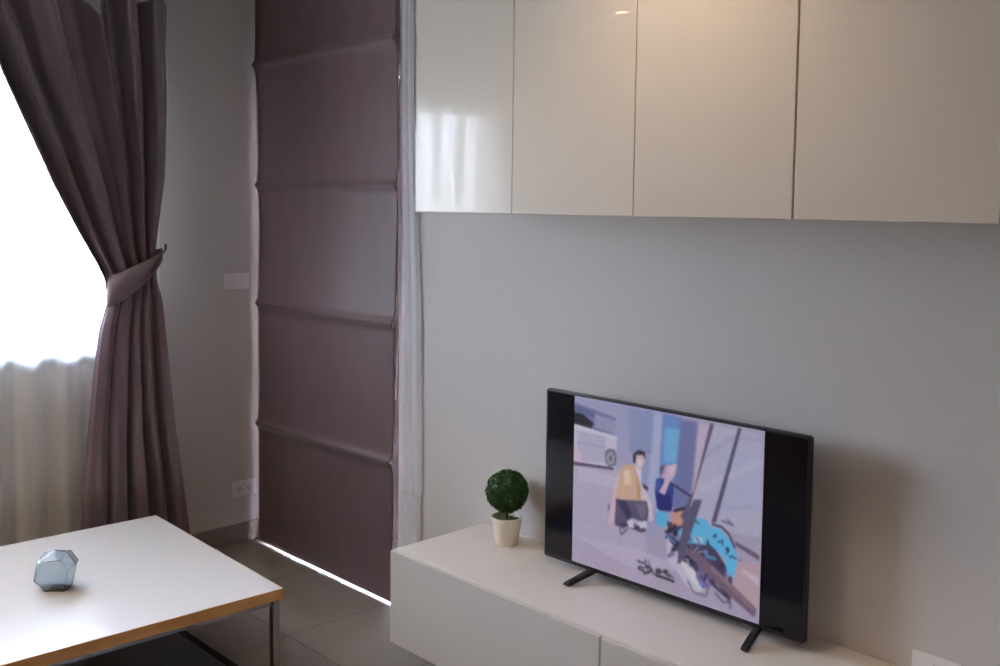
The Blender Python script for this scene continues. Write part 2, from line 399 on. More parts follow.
# ------------------------------------------------------------ roman blind
YBL = 2.804
tb = thing('roman_blind', 'tall plum roman blind lowered to the floor in the room corner', 'blind', (-4.20, YBL, 0))
LEVELS = [.664, 1.310, 1.932, 2.572]
bm = bmesh.new(); NX, NZ = 70, 420; grid = []
def blind_edge(z, left):
    if left: base = interp([(0, -4.775), (1.9, -4.757), (2.86, -4.785)], z)
    else: base = interp([(0, -3.600), (.66, -3.590), (1.31, -3.580), (1.93, -3.558), (2.57, -3.572), (2.86, -3.585)], z)
    k = min(abs(z-q) for q in LEVELS)
    return base + (.006*noise.noise(Vector((z*5, 7 if left else 1, 0))))
for j in range(NZ+1):
    z = .006 + (2.96-.006)*j/NZ; row = []
    for i in range(NX+1):
        s = i/NX; xl, xr = blind_edge(z, True), blind_edge(z, False)
        x = xl + (xr-xl)*s
        d = 0
        for q in LEVELS:
            qq = q + .006*math.sin(3*s+q*7)
            # cloth bellies out just over each rod and tucks in beneath it
            dz = z-qq
            if dz >= 0: d += .011*math.exp(-(math.sqrt(dz*dz+.00006)-.0077)/.06) + .013*math.exp(-(dz/.016)**2)
            else: d += .011*math.exp(-(math.sqrt(dz*dz+.00006)-.0077)/.030) + .013*math.exp(-(dz/.022)**2) 
        d += .004*noise.noise(Vector((x*2.5, z*2.5, 1.7))) + .0015*noise.noise(Vector((x*11, z*6, 4.7)))
        row.append(bm.verts.new((x+4.20, -d, z)))
    grid.append(row)
for j in range(NZ):
    for i in range(NX): bm.faces.new((grid[j][i], grid[j][i+1], grid[j+1][i+1], grid[j+1][i]))
o = obj('blind_cloth', bm, m_blind, tb, smooth=True); sm = o.modifiers.new('thick', 'SOLIDIFY'); sm.thickness = .002; sm.offset = 1
for q in LEVELS:
    bm = bmesh.new(); tube(bm, [(-.53, -.006, q-.002), (.60, -.006, q-.002)], .004, 8)
    obj('rod', bm, m_plastic, tb, smooth=True)
obj('bottom_bar', B(-.54, .56, .007, .012, .015, .045), m_plastic, tb)
obj('head_rail', B(-.56, .60, .004, .029, 2.935, 2.98), m_plastic, tb, bevel=.002)
bm = bmesh.new(); tube(bm, [(.605, .02, 2.94), (.612, .022, 1.9), (.618, .02, 1.25), (.60, .018, .95)], .0022, 6)
obj('pull_cord', bm, m_plastic, tb, smooth=True)

# narrow sheer gathered beside the blind
ts = thing('sheer_curtain', 'narrow gathered white voile panel hanging between the plum blind and the cupboards', 'sheer curtain', (-3.50, 2.820, 0))
bm = bmesh.new(); NS, NZ = 90, 80; grid = []
for j in range(NZ+1):
    z = .02 + 2.93*j/NZ; row = []
    for i in range(NS+1):
        s = i/NS
        xr = interp([(0, .082), (.53, .080), (.56, .092), (1.4, .078), (2.3, .020), (2.81, .012)], z)
        x = -.078 + (xr+.078)*s
        ph = 2*PI*(2.1*s + .1*math.sin(z*1.3))
        y = .005*math.sin(ph) + .002*math.sin(2.4*ph+z)
        row.append(bm.verts.new((x, y, z)))
    grid.append(row)
for j in range(NZ):
    for i in range(NS): bm.faces.new((grid[j][i], grid[j][i+1], grid[j+1][i+1], grid[j+1][i]))
obj('voile', bm, m_sheer_d, ts, smooth=True)
bm = bmesh.new(); NSS = 60; r0 = []
for i in range(NSS+1):
    s = i/NSS; x = -.078 + .166*s; ph = 2*PI*(2.1*s + .1*math.sin(.54*1.3)); y = .005*math.sin(ph) + .002*math.sin(2.4*ph+.54) - .0025
    r0.append((bm.verts.new((x, y, .534)), bm.verts.new((x, y, .541))))
for a, b in zip(r0, r0[1:]): bm.faces.new((a[0], b[0], b[1], a[1]))
obj('hem_stitching', bm, m_hem, ts, smooth=True)

# ------------------------------------------------------------ wall cupboards
UX = [-2.989, -2.466, -1.940, -1.4035, -.877, -.351]
UF = 2.433
labs = ['glossy white wall cupboard at the left end, mirroring the window',
        'glossy white wall cupboard second from the left, reflecting a small ceiling lamp',
        'glossy white wall cupboard third from the left, above the television',
        'glossy white wall cupboard fourth from the left, at the right edge above the wall socket']
ZU0, ZU1 = 1.818, 2.76
for k in range(4):
    xa, xb = UX[k], UX[k+1]; g = .0015
    t = thing('wall_cupboard', labs[k], 'cupboard', ((xa+xb)/2, YB, ZU0), 0, 'glossy white wall cupboards')
    hw = (xb-xa)/2
    if k == 3: g2 = .0045
    else: g2 = g
    bm = bmesh.new(); yb_ = -.001; yf_ = UF+.022-YB
    box(bm, -hw+.0005, -hw+.016, yf_, yb_, .006, ZU1-ZU0); box(bm, hw-.016, hw-.0005, yf_, yb_, .006, ZU1-ZU0)
    box(bm, -hw+.016, hw-.016, yf_, yb_, .006, .022); box(bm, -hw+.016, hw-.016, yf_, yb_, ZU1-ZU0-.016, ZU1-ZU0)
    box(bm, -hw+.016, hw-.016, yb_-.006, yb_, .022, ZU1-ZU0-.016); box(bm, -hw+.016, hw-.016, yf_+.02, yb_-.006, .44, .456)
    obj('body', bm, m_carc, t)
    obj('door', B(-hw+g2, hw-g, UF-YB, UF-YB+.018, 0, ZU1-ZU0), m_gloss, t, bevel=.0015)

# ------------------------------------------------------------ media console
CX = [-3.010, -1.956, -.902]; CF = 2.336; CZ0, CZ1 = .158, .520
labs = ['white media console unit under the potted topiary, left one of two', 'white media console unit under the right half of the television']
for k in range(2):
    xa, xb = CX[k], CX[k+1]; hw = (xb-xa)/2
    t = thing('media_console', labs[k], 'cabinet', ((xa+xb)/2, YB, CZ0), 0, 'wall-hung white console units')
    bm = bmesh.new(); yf_ = CF+.021-YB; yb_ = -.013; top = CZ1-CZ0-.0145
    box(bm, -hw+.0005, -hw+.016, yf_, yb_, .004, top); box(bm, hw-.016, hw-.0005, yf_, yb_, .004, top)
    box(bm, -hw+.016, hw-.016, yf_, yb_, .004, .02); box(bm, -hw+.016, hw-.016, yf_, yb_, top-.012, top); box(bm, -hw+.016, hw-.016, yb_-.006, yb_, .02, top-.012)
    obj('body', bm, m_carc, t)
    obj('drawer_front', B(-hw+.003, hw-.003, CF-YB, CF-YB+.018, 0, CZ1-CZ0), m_gloss2, t, bevel=.0018)
o = obj('console_top', B(CX[0], CX[-1], CF+.0245, YB-.0005, CZ1-.014, CZ1), m_top, bevel=.0015)
tag(o, 'long flat white top panel of the media console carrying television and topiary', 'worktop')

# ------------------------------------------------------------ television
TX0, TX1, TZ0, TZ1, TY = -2.5127, -1.4655, .5527, 1.1808, 2.680
tv = thing('television', 'black flatscreen television switched on, standing on the white console', 'television', ((TX0+TX1)/2, TY, CZ1), math.radians(1.06))
hw = (TX1-TX0)/2; zb, zt = TZ0-CZ1, TZ1-CZ1
def rrect(x0, x1, z0, z1, r, n=6):
    pts = []
    for cx, cz, a0 in ((x1-r, z1-r, 0), (x0+r, z1-r, 90), (x0+r, z0+r, 180), (x1-r, z0+r, 270)):
        for k in range(n+1):
            a = math.radians(a0+90*k/n); pts.append((cx+r*math.cos(a), cz+r*math.sin(a)))
    return pts
bm = bmesh.new(); prism(bm, rrect(-hw, hw, zb, zt, .012), 'y', 0, .02)
obj('casing', bm, m_black, tv, bevel=.003)
bm = bmesh.new(); prism(bm, rrect(-hw*.62, hw*.62, zb+.05, zb+.38, .03), 'y', .02, .055)
obj('rear_housing', bm, m_black, tv, bevel=.01)
# the lit panel: one fine grid with the programme on it as coloured light
PIC = json.loads('''[["p",[150,150,190],1,[[-0.0,1.017],[0.511,1.013],[0.487,0.282],[-0.001,0.195]]],["p",[172,160,190],1,[[-0.081,0.617],[0.376,0.646],[0.492,-0.28],[-0.076,-0.246]]],["p",[165,150,178],0.8,[[-0.078,0.143],[0.38,0.165],[0.799,0.05],[1.02,-0.089],[-0.076,-0.246]]],["b",60],["p",[140,145,190],1,[[0.312,0.987],[0.46,0.996],[0.454,0.454],[0.397,0.438],[0.406,0.749],[0.32,0.739]]],["p",[130,140,185],1,[[0.324,0.978],[0.449,0.98],[0.451,0.771],[0.331,0.76]]],["p",[158,165,205],1,[[0.454,0.995],[0.51,0.984],[0.499,0.42],[0.431,0.495]]],["p",[95,130,195],1,[[0.504,0.994],[0.603,0.987],[0.587,0.491],[0.487,0.464]]],["p",[100,165,220],1,[[0.516,0.916],[0.593,0.922],[0.59,0.736],[0.513,0.717]]],["p",[105,110,165],1,[[0.598,0.98],[0.689,0.978],[0.674,0.47],[0.565,0.485]]],["p",[170,165,195],1,[[0.684,0.977],[0.988,0.98],[0.995,0.45],[0.653,0.417]]],["p",[185,165,190],1,[[0.689,0.978],[0.737,0.972],[0.674,0.47],[0.647,0.462]]],["p",[160,165,200],0.7,[[0.775,0.885],[0.979,0.89],[0.983,0.602],[0.801,0.506]]],["l",[150,150,185],0.6,0.03,[[0.713,0.79],[0.837,0.922],[0.978,0.956]]],["l",[182,178,208],0.5,0.04,[[0.715,0.63],[0.98,0.835]]],["l",[150,150,185],0.5,0.02,[[0.779,0.545],[0.983,0.602]]],["l",[135,140,180],0.7,0.008,[[0.454,0.983],[0.448,0.771]]],["l",[110,115,160],0.7,0.01,[[0.337,0.752],[0.449,0.765]]],["l",[120,120,165],0.8,0.008,[[0.681,0.976],[0.662,0.559]]],["b",10],["p",[110,112,160],1,[[-0.003,0.958],[0.248,0.915],[0.242,0.814],[-0.003,0.82]]],["p",[90,95,150],1,[[-0.003,0.946],[0.126,0.919],[0.119,0.886],[0.001,0.899]]],["p",[30,28,45],1,[[-0.003,0.899],[0.056,0.896],[0.119,0.855],[0.104,0.824],[-0.003,0.831]]],["p",[150,145,185],0.8,[[0.126,0.911],[0.248,0.896],[0.242,0.821],[0.127,0.834]]],["p",[188,180,205],1,[[-0.003,0.831],[0.257,0.802],[0.251,0.623],[-0.001,0.598]]],["p",[165,158,190],0.8,[[0.025,0.794],[0.189,0.793],[0.197,0.64],[0.026,0.613]]],["p",[200,195,215],0.8,[[-0.003,0.831],[0.257,0.806],[0.257,0.79],[-0.003,0.81]]],["p",[205,170,195],0.8,[[-0.002,0.685],[0.05,0.674],[0.05,0.611],[-0.001,0.606]]],["p",[80,60,95],1,[[-0.001,0.602],[0.243,0.625],[0.239,0.611],[-0.001,0.582]]],["p",[110,108,130],1,[[0.189,0.708],[0.212,0.729],[0.246,0.73],[0.258,0.686],[0.251,0.638],[0.213,0.621],[0.191,0.647]]],["p",[150,148,165],1,[[0.201,0.696],[0.227,0.714],[0.246,0.691],[0.239,0.647],[0.213,0.636],[0.2,0.657]]],["p",[95,92,110],1,[[0.212,0.683],[0.227,0.694],[0.231,0.664],[0.216,0.653]]],["p",[205,170,185],1,[[0.255,0.572],[0.28,0.612],[0.289,0.512],[0.249,0.337],[0.236,0.273],[0.211,0.274],[0.227,0.366],[0.239,0.481]]],["p",[200,160,140],1,[[0.284,0.635],[0.296,0.655],[0.354,0.67],[0.379,0.634],[0.392,0.565],[0.405,0.475],[0.256,0.451],[0.268,0.566]]],["p",[206,164,132],1,[[0.292,0.624],[0.346,0.646],[0.375,0.594],[0.396,0.549],[0.4,0.482],[0.264,0.462],[0.28,0.561]]],["p",[190,160,150],0.8,[[0.314,0.527],[0.355,0.547],[0.372,0.509],[0.322,0.487]]],["p",[205,200,225],0.9,[[0.358,0.658],[0.395,0.667],[0.396,0.566],[0.379,0.612]]],["p",[195,170,190],1,[[0.353,0.716],[0.402,0.741],[0.415,0.706],[0.395,0.65],[0.362,0.65],[0.354,0.682]]],["p",[58,50,70],1,[[0.349,0.732],[0.378,0.76],[0.412,0.756],[0.417,0.715],[0.402,0.737],[0.366,0.728],[0.362,0.68],[0.35,0.681]]],["p",[200,180,195],1,[[0.396,0.574],[0.428,0.532],[0.461,0.466],[0.466,0.383],[0.446,0.368],[0.433,0.449],[0.396,0.498]]],["p",[60,58,85],1,[[0.404,0.577],[0.436,0.56],[0.432,0.542],[0.408,0.552]]],["p",[88,80,115],1,[[0.256,0.443],[0.429,0.482],[0.441,0.426],[0.43,0.355],[0.365,0.362],[0.332,0.361],[0.308,0.285],[0.253,0.295]]],["p",[60,50,85],0.9,[[0.256,0.451],[0.314,0.45],[0.348,0.383],[0.336,0.328],[0.298,0.386]]],["p",[55,45,75],0.8,[[0.266,0.308],[0.332,0.301],[0.406,0.297],[0.43,0.313],[0.422,0.328],[0.349,0.332]]],["p",[195,190,210],1,[[0.324,0.342],[0.352,0.358],[0.365,0.311],[0.332,0.301]]],["p",[195,190,210],1,[[0.381,0.35],[0.43,0.372],[0.434,0.331],[0.398,0.316]]],["p",[180,160,180],1,[[0.207,0.29],[0.24,0.3],[0.249,0.268],[0.224,0.252]]],["p",[110,100,135],1,[[0.211,0.404],[0.221,0.407],[0.221,0.368],[0.211,0.365]]],["l",[90,80,110],0.8,0.012,[[0.283,0.278],[0.291,0.25],[0.324,0.29]]],["p",[45,60,145],1,[[0.476,0.621],[0.547,0.648],[0.571,0.596],[0.564,0.469],[0.485,0.455],[0.472,0.544]]],["p",[35,40,120],1,[[0.476,0.545],[0.54,0.554],[0.56,0.526],[0.557,0.459],[0.493,0.449]]],["p",[180,145,175],1,[[0.499,0.694],[0.538,0.716],[0.562,0.693],[0.547,0.639],[0.508,0.629],[0.495,0.659]]],["p",[195,165,190],1,[[0.538,0.712],[0.585,0.732],[0.578,0.673],[0.547,0.615],[0.524,0.542],[0.492,0.55],[0.516,0.606]]],["p",[90,80,120],1,[[0.497,0.693],[0.523,0.712],[0.515,0.681],[0.503,0.645],[0.495,0.659]]],["p",[80,170,220],1,[[0.474,0.418],[0.501,0.452],[0.541,0.446],[0.546,0.397],[0.518,0.356],[0.482,0.37]]],["p",[190,130,130],1,[[0.572,0.463],[0.634,0.489],[0.643,0.384],[0.581,0.399]]],["l",[40,35,70],0.9,0.012,[[0.564,0.613],[0.662,0.57]]],["p",[70,62,95],1,[[0.539,0.4],[0.642,0.4],[0.762,0.357],[0.871,0.205],[0.864,0.067],[0.773,0.125],[0.635,0.179],[0.559,0.266]]],["p",[200,140,125],1,[[0.566,0.459],[0.641,0.49],[0.628,0.406],[0.567,0.379]]],["l",[45,30,55],1,0.014,[[0.576,0.469],[0.65,0.512]]],["p",[85,175,225],1,[[0.623,0.395],[0.678,0.465],[0.738,0.468],[0.761,0.435],[0.739,0.331],[0.643,0.311],[0.591,0.356]]],["p",[80,180,235],1,[[0.756,0.434],[0.805,0.438],[0.86,0.386],[0.891,0.319],[0.888,0.201],[0.844,0.206],[0.834,0.291],[0.753,0.344]]],["p",[150,195,225],1,[[0.679,0.362],[0.725,0.366],[0.721,0.33],[0.68,0.332]]],["p",[185,178,205],1,[[0.54,0.31],[0.597,0.257],[0.644,0.182],[0.738,0.083],[0.683,0.045],[0.598,0.138],[0.541,0.19]]],["p",[205,200,205],1,[[0.621,0.2],[0.663,0.208],[0.737,0.103],[0.719,0.077],[0.626,0.166]]],["p",[110,85,170],1,[[0.695,0.179],[0.755,0.168],[0.765,0.112],[0.728,0.09],[0.696,0.139]]],["l",[75,150,205],0.85,0.014520316967541351,[[0.767,0.201],[0.769,0.16],[0.796,0.188]]],["l",[50,42,75],0.85,0.011807579170447651,[[0.558,0.362],[0.532,0.338],[0.585,0.34]]],["l",[40,32,60],0.85,0.009387674183989031,[[0.654,0.349],[0.662,0.341],[0.627,0.288]]],["l",[50,42,75],0.85,0.010893051677469266,[[0.608,0.25],[0.639,0.231],[0.631,0.237]]],["l",[35,30,50],0.85,0.010987888978538677,[[0.849,0.113],[0.841,0.098],[0.833,0.094]]],["l",[75,150,205],0.85,0.015076761524222555,[[0.665,0.367],[0.637,0.338],[0.661,0.321]]],["l",[150,145,180],0.85,0.017750995631442352,[[0.622,0.366],[0.591,0.319],[0.657,0.366]]],["l",[40,32,60],0.85,0.012528222534561685,[[0.781,0.185],[0.795,0.157],[0.823,0.183]]],["l",[110,95,150],0.85,0.011547932050579121,[[0.668,0.325],[0.67,0.286],[0.649,0.272]]],["l",[40,32,60],0.85,0.01008483393048797,[[0.822,0.264],[0.824,0.244],[0.807,0.236]]],["l",[150,145,180],0.85,0.009774777755049886,[[0.736,0.182],[0.709,0.161],[0.759,0.13]]],["l",[110,95,150],0.85,0.0172360681597805,[[0.581,0.256],[0.55,0.208],[0.579,0.232]]],["l",[75,150,205],0.85,0.008327212199692758,[[0.726,0.156],[0.726,0.114],[0.709,0.104]]],["l",[40,32,60],0.85,0.009688208612393974,[[0.847,0.132],[0.839,0.122],[0.85,0.116]]],["l",[110,95,150],0.85,0.012535399895916233,[[0.837,0.215],[0.837,0.178],[0.845,0.194]]],["l",[110,95,150],0.85,0.017598158834829646,[[0.657,0.285],[0.665,0.261],[0.654,0.27]]],["l",[150,145,180],0.85,0.008631087927968992,[[0.673,0.266],[0.692,0.252],[0.689,0.26]]],["l",[35,30,50],0.85,0.010648584452997704,[[0.664,0.279],[0.695,0.252],[0.707,0.266]]],["l",[150,145,180],0.85,0.011259049331519225,[[0.652,0.339],[0.638,0.316],[0.662,0.298]]],["l",[35,30,50],0.85,0.01150045151429871,[[0.654,0.303],[0.676,0.266],[0.678,0.252]]],["l",[50,42,75],0.85,0.009986531975613555,[[0.839,0.16],[0.831,0.115],[0.833,0.144]]],["l",[110,95,150],0.85,0.013164551859017925,[[0.753,0.205],[0.781,0.196],[0.767,0.157]]],["l",[110,95,150],0.85,0.012410684155231104,[[0.689,0.358],[0.699,0.347],[0.713,0.324]]],["l",[40,32,60],0.85,0.016918098593766008,[[0.581,0.391],[0.556,0.335],[0.59,0.356]]],["l",[40,32,60],0.85,0.01390164402159797,[[0.677,0.251],[0.661,0.201],[0.65,0.213]]],["l",[110,95,150],0.85,0.011738796559301812,[[0.643,0.353],[0.613,0.311],[0.623,0.309]]],["l",[50,42,75],0.85,0.012191019267532436,[[0.675,0.235],[0.696,0.208],[0.675,0.218]]],["l",[50,42,75],0.85,0.014086098931046663,[[0.745,0.181],[0.736,0.134],[0.718,0.157]]],["l",[75,150,205],0.85,0.016764996967560182,[[0.74,0.293],[0.744,0.271],[0.784,0.273]]],["l",[50,42,75],0.85,0.013958099782016165,[[0.724,0.283],[0.709,0.23],[0.733,0.255]]],["l",[150,145,180],0.85,0.00943291417337475,[[0.702,0.31],[0.672,0.266],[0.745,0.301]]],["l",[35,30,50],0.85,0.013325646516704214,[[0.553,0.361],[0.538,0.31],[0.584,0.348]]],["l",[150,145,180],0.85,0.012922639623883184,[[0.62,0.236],[0.652,0.217],[0.657,0.193]]],["l",[150,145,180],0.85,0.013334979199471122,[[0.781,0.211],[0.771,0.19],[0.793,0.182]]],["l",[40,32,60],0.85,0.00802836147341303,[[0.694,0.282],[0.698,0.248],[0.675,0.232]]],["l",[110,95,150],0.85,0.013756417862252691,[[0.621,0.282],[0.635,0.253],[0.63,0.23]]],["l",[50,42,75],0.85,0.01698897173229222,[[0.672,0.234],[0.671,0.195],[0.667,0.223]]],["l",[35,30,50],0.85,0.017106756173890132,[[0.796,0.183],[0.774,0.15],[0.809,0.153]]],["l",[40,32,60],0.85,0.008684193129288722,[[0.637,0.274],[0.62,0.227],[0.668,0.241]]],["l",[35,30,50],0.85,0.015012481502197018,[[0.599,0.303],[0.57,0.251],[0.588,0.257]]],["l",[150,145,180],0.85,0.015057739192098216,[[0.853,0.216],[0.849,0.202],[0.84,0.163]]],["l",[75,150,205],0.85,0.011791990559214805,[[0.567,0.336],[0.539,0.32],[0.583,0.294]]],["l",[150,145,180],0.85,0.014854764416830063,[[0.787,0.179],[0.786,0.158],[0.808,0.131]]],["l",[75,150,205],0.85,0.01305844103472207,[[0.594,0.321],[0.621,0.299],[0.613,0.304]]],["l",[110,95,150],0.85,0.01775102976961291,[[0.707,0.209],[0.727,0.172],[0.713,0.182]]],["l",[110,95,150],0.85,0.014679532158072755,[[0.569,0.345],[0.542,0.327],[0.585,0.328]]],["l",[45,55,100],0.8,0.009,[[0.848,0.341],[0.841,0.315]]],["l",[45,55,100],0.8,0.009,[[0.64,0.423],[0.619,0.408]]],["l",[45,55,100],0.8,0.009,[[0.867,0.314],[0.855,0.303]]],["l",[45,55,100],0.8,0.009,[[0.872,0.308],[0.886,0.305]]],["l",[45,55,100],0.8,0.009,[[0.787,0.4],[0.775,0.384]]],["l",[45,55,100],0.8,0.009,[[0.784,0.402],[0.779,0.392]]],["l",[45,55,100],0.8,0.009,[[0.837,0.348],[0.851,0.337]]],["l",[45,55,100],0.8,0.009,[[0.842,0.347],[0.847,0.329]]],["l",[45,55,100],0.8,0.009,[[0.815,0.377],[0.797,0.365]]],["l",[45,55,100],0.8,0.009,[[0.683,0.448],[0.701,0.436]]],["l",[45,55,100],0.8,0.009,[[0.82,0.384],[0.819,0.357]]],["l",[45,55,100],0.8,0.009,[[0.786,0.399],[0.784,0.391]]],["l",[45,55,100],0.8,0.009,[[0.671,0.444],[0.665,0.428]]],["l",[45,55,100],0.8,0.009,[[0.849,0.35],[0.838,0.335]]],["l",[45,55,100],0.8,0.009,[[0.673,0.44],[0.661,0.42]]],["l",[45,55,100],0.8,0.009,[[0.641,0.417],[0.635,0.387]]],["l",[60,50,85],0.9,0.012,[[0.769,0.452],[0.814,0.451],[0.85,0.422],[0.877,0.363]]],["l",[90,85,130],0.9,0.009,[[0.814,0.485],[0.867,0.476],[0.84,0.497]]],["l",[70,60,95],0.9,0.012,[[0.905,0.303],[0.892,0.246],[0.914,0.268]]],["l",[110,95,130],0.9,0.012,[[0.655,0.106],[0.683,0.055],[0.747,0.057],[0.76,0.12]]],["l",[90,75,110],0.9,0.012,[[0.792,0.091],[0.828,0.055],[0.864,0.067],[0.864,0.037]]],["p",[108,85,110],1,[[0.877,0.397],[0.991,0.359],[0.991,0.33],[0.882,0.374]]],["p",[180,150,165],1,[[0.892,0.299],[0.991,0.311],[0.995,0.072],[0.871,0.157]]],["p",[200,180,200],0.8,[[0.905,0.265],[0.992,0.244],[0.993,0.197],[0.923,0.241]]],["p",[112,88,112],1,[[0.643,0.291],[0.726,0.267],[0.986,0.079],[0.978,0.028],[0.845,0.109],[0.634,0.259]]],["p",[140,112,130],0.8,[[0.772,0.233],[0.986,0.069],[0.969,0.064],[0.763,0.21]]],["p",[225,205,195],0.6,[[0.296,0.621],[0.334,0.635],[0.342,0.552],[0.305,0.542]]],["p",[170,125,105],0.6,[[0.367,0.609],[0.392,0.548],[0.396,0.481],[0.376,0.477]]],["p",[120,110,140],0.7,[[0.364,0.447],[0.429,0.469],[0.422,0.387],[0.397,0.376]]],["p",[225,200,210],0.7,[[0.371,0.704],[0.396,0.714],[0.399,0.681],[0.378,0.655]]],["p",[70,95,190],0.7,[[0.48,0.614],[0.5,0.623],[0.496,0.568],[0.48,0.555]]],["p",[215,185,205],0.6,[[0.542,0.705],[0.574,0.721],[0.566,0.678],[0.547,0.656]]],["p",[185,180,205],0.5,[[0.028,0.582],[0.28,0.574],[0.269,0.511],[0.029,0.496]]],["p",[190,175,205],0.5,[[0.019,0.159],[0.377,0.194],[0.677,0.17],[0.343,0.075]]],["l",[190,190,215],0.7,0.006,[[0.025,0.81],[0.242,0.81]]],["l",[135,130,165],0.7,0.006,[[0.026,0.724],[0.185,0.731]]],["p",[88,82,115],1,[[0.744,0.985],[0.763,0.984],[0.631,0.411],[0.609,0.451],[0.672,0.607]]],["p",[88,82,115],1,[[0.626,0.417],[0.673,0.558],[0.715,0.569],[0.617,0.194],[0.599,0.182],[0.6,0.258]]],["p",[88,78,112],1,[[0.877,0.987],[0.893,0.991],[0.785,0.467],[0.763,0.461]]],["l",[28,20,40],0.85,0.01,[[0.388,0.129],[0.398,0.126],[0.421,0.126]]],["l",[28,20,40],0.8,0.01,[[0.392,0.088],[0.4,0.101],[0.421,0.1]]],["l",[28,20,40],0.9,0.011,[[0.392,0.088],[0.405,0.083],[0.423,0.082]]],["l",[28,20,40],0.8,0.009,[[0.43,0.147],[0.432,0.114],[0.455,0.118]]],["l",[28,20,40],0.5,0.008,[[0.448,0.15],[0.45,0.123]]],["l",[28,20,40],1,0.012,[[0.432,0.106],[0.444,0.107]]],["l",[28,20,40],0.9,0.011,[[0.425,0.069],[0.439,0.079],[0.457,0.091],[0.461,0.107],[0.457,0.113]]],["l",[28,20,40],0.6,0.009,[[0.468,0.102],[0.471,0.086],[0.486,0.087]]],["l",[28,20,40],0.8,0.01,[[0.489,0.112],[0.508,0.12],[0.514,0.103],[0.492,0.096],[0.49,0.102],[0.508,0.108]]],["l",[28,20,40],0.9,0.011,[[0.524,0.116],[0.533,0.111],[0.548,0.121],[0.536,0.125]]],["l",[28,20,40],0.8,0.01,[[0.537,0.109],[0.549,0.101],[0.565,0.106]]],["l",[28,20,40],1,0.012,[[0.489,0.08],[0.508,0.081],[0.546,0.08],[0.581,0.078]]],["l",[28,20,40],0.5,0.008,[[0.553,0.099],[0.584,0.1]]]]''')
NU, NV = 430, 340
Ximg = np.zeros((NV, NU, 3)); uu, vv = np.meshgrid((np.arange(NU)+.5)/NU, (np.arange(NV)+.5)/NV)
AS = .775/.605
def blur(a):
    p_ = np.pad(a, ((1, 1), (1, 1), (0, 0)), 'edge'); return (p_[:-2, 1:-1]+p_[2:, 1:-1]+p_[1:-1, :-2]+p_[1:-1, 2:]+2*p_[1:-1, 1:-1])/6
def inpoly(pts):
    inside = np.zeros(uu.shape, bool); q = len(pts)
    for i in range(q):
        xa, ya = pts[i]; xb, yb = pts[(i+1) % q]
        if ya == yb: continue
        c = ((ya > vv) != (yb > vv)) & (uu < (xb-xa)*(vv-ya)/(yb-ya)+xa); inside ^= c
    return inside
def blend(mask, col, a):
    for c in range(3): Ximg[..., c] = Ximg[..., c]*(1-mask*a) + col[c]*mask*a
Ximg[...] = (160, 150, 180)
for s in PIC:
    if s[0] == 'p': blend(inpoly(s[3]).astype(float), s[1], s[2])
    elif s[0] == 'b':
        for _ in range(s[1]): Ximg = blur(Ximg)
    else:
        _, col, a, wd, pts = s; m_ = np.zeros(uu.shape)
        for (xa, ya), (xb, yb) in zip(pts, pts[1:]):
            dx, dy = (xb-xa)*AS, yb-ya; L2 = dx*dx+dy*dy+1e-9
            tt = np.clip((((uu-xa)*AS)*dx+(vv-ya)*dy)/L2, 0, 1)
            dd = np.hypot((uu-xa)*AS-tt*dx, vv-ya-tt*dy); m_ = np.maximum(m_, np.clip(1.5-dd/(wd/2), 0, 1))
        blend(m_, col, a)
for _ in range(7): Ximg = blur(Ximg)
rng = np.random.default_rng(2)
low = blur(blur(blur(rng.normal(0, 9, Ximg.shape)))); Ximg = np.clip(Ximg+low, 0, 255)/255; gry = Ximg.mean(-1, keepdims=True); Ximg = gry + (Ximg-gry)*.85
lin = np.where(Ximg <= .04045, Ximg/12.92, ((Ximg+.055)/1.055)**2.4)
PX0, PX1, PZ0, PZ1 = -.3857, .3735, .5691-CZ1, 1.1722-CZ1
xs = np.linspace(PX0, PX1, NU); zs = np.linspace(PZ0, PZ1, NV)
gx, gz = np.meshgrid(xs, zs)
co = np.stack([gx, np.full_like(gx, -.0022), gz], -1).reshape(-1, 3)
me = bpy.data.meshes.new('picture')
idx = np.arange(NU*NV).reshape(NV, NU)
faces = np.stack([idx[:-1, :-1], idx[:-1, 1:], idx[1:, 1:], idx[1:, :-1]], -1).reshape(-1, 4)
me.from_pydata(co.tolist(), [], faces.tolist())
att = me.color_attributes.new('programme', 'FLOAT_COLOR', 'POINT')
att.data.foreach_set('color', np.concatenate([lin, np.ones(lin.shape[:2]+(1,))], -1).reshape(-1).astype(np.float32))
m_pic = bpy.data.materials.new('lit_screen'); m_pic.use_nodes = True
n = m_pic.node_tree.nodes; l = m_pic.node_tree.links; p = n['Principled BSDF']
p.inputs['Base Color'].default_value = (.01, .01, .012, 1); p.inputs['Roughness'].default_value = .25
at = n.new('ShaderNodeAttribute'); at.attribute_name = 'programme'; l.new(at.outputs['Color'], p.inputs['Emission Color']); p.inputs['Emission Strength'].default_value = .60
me.materials.append(m_pic)
m_panel = mat('black_screen_glass', srgb(12, 11, 16), rough=.12, spec=.35)
o = obj('screen', B(-hw+.010, hw-.010, -.0014, .0004, zb+.016, zt-.010), m_panel, tv)
pic = bpy.data.objects.new('picture', me); C.objects.link(pic); pic.parent = o
pic['label'] = 'bright street scene with two people shown on the screen'
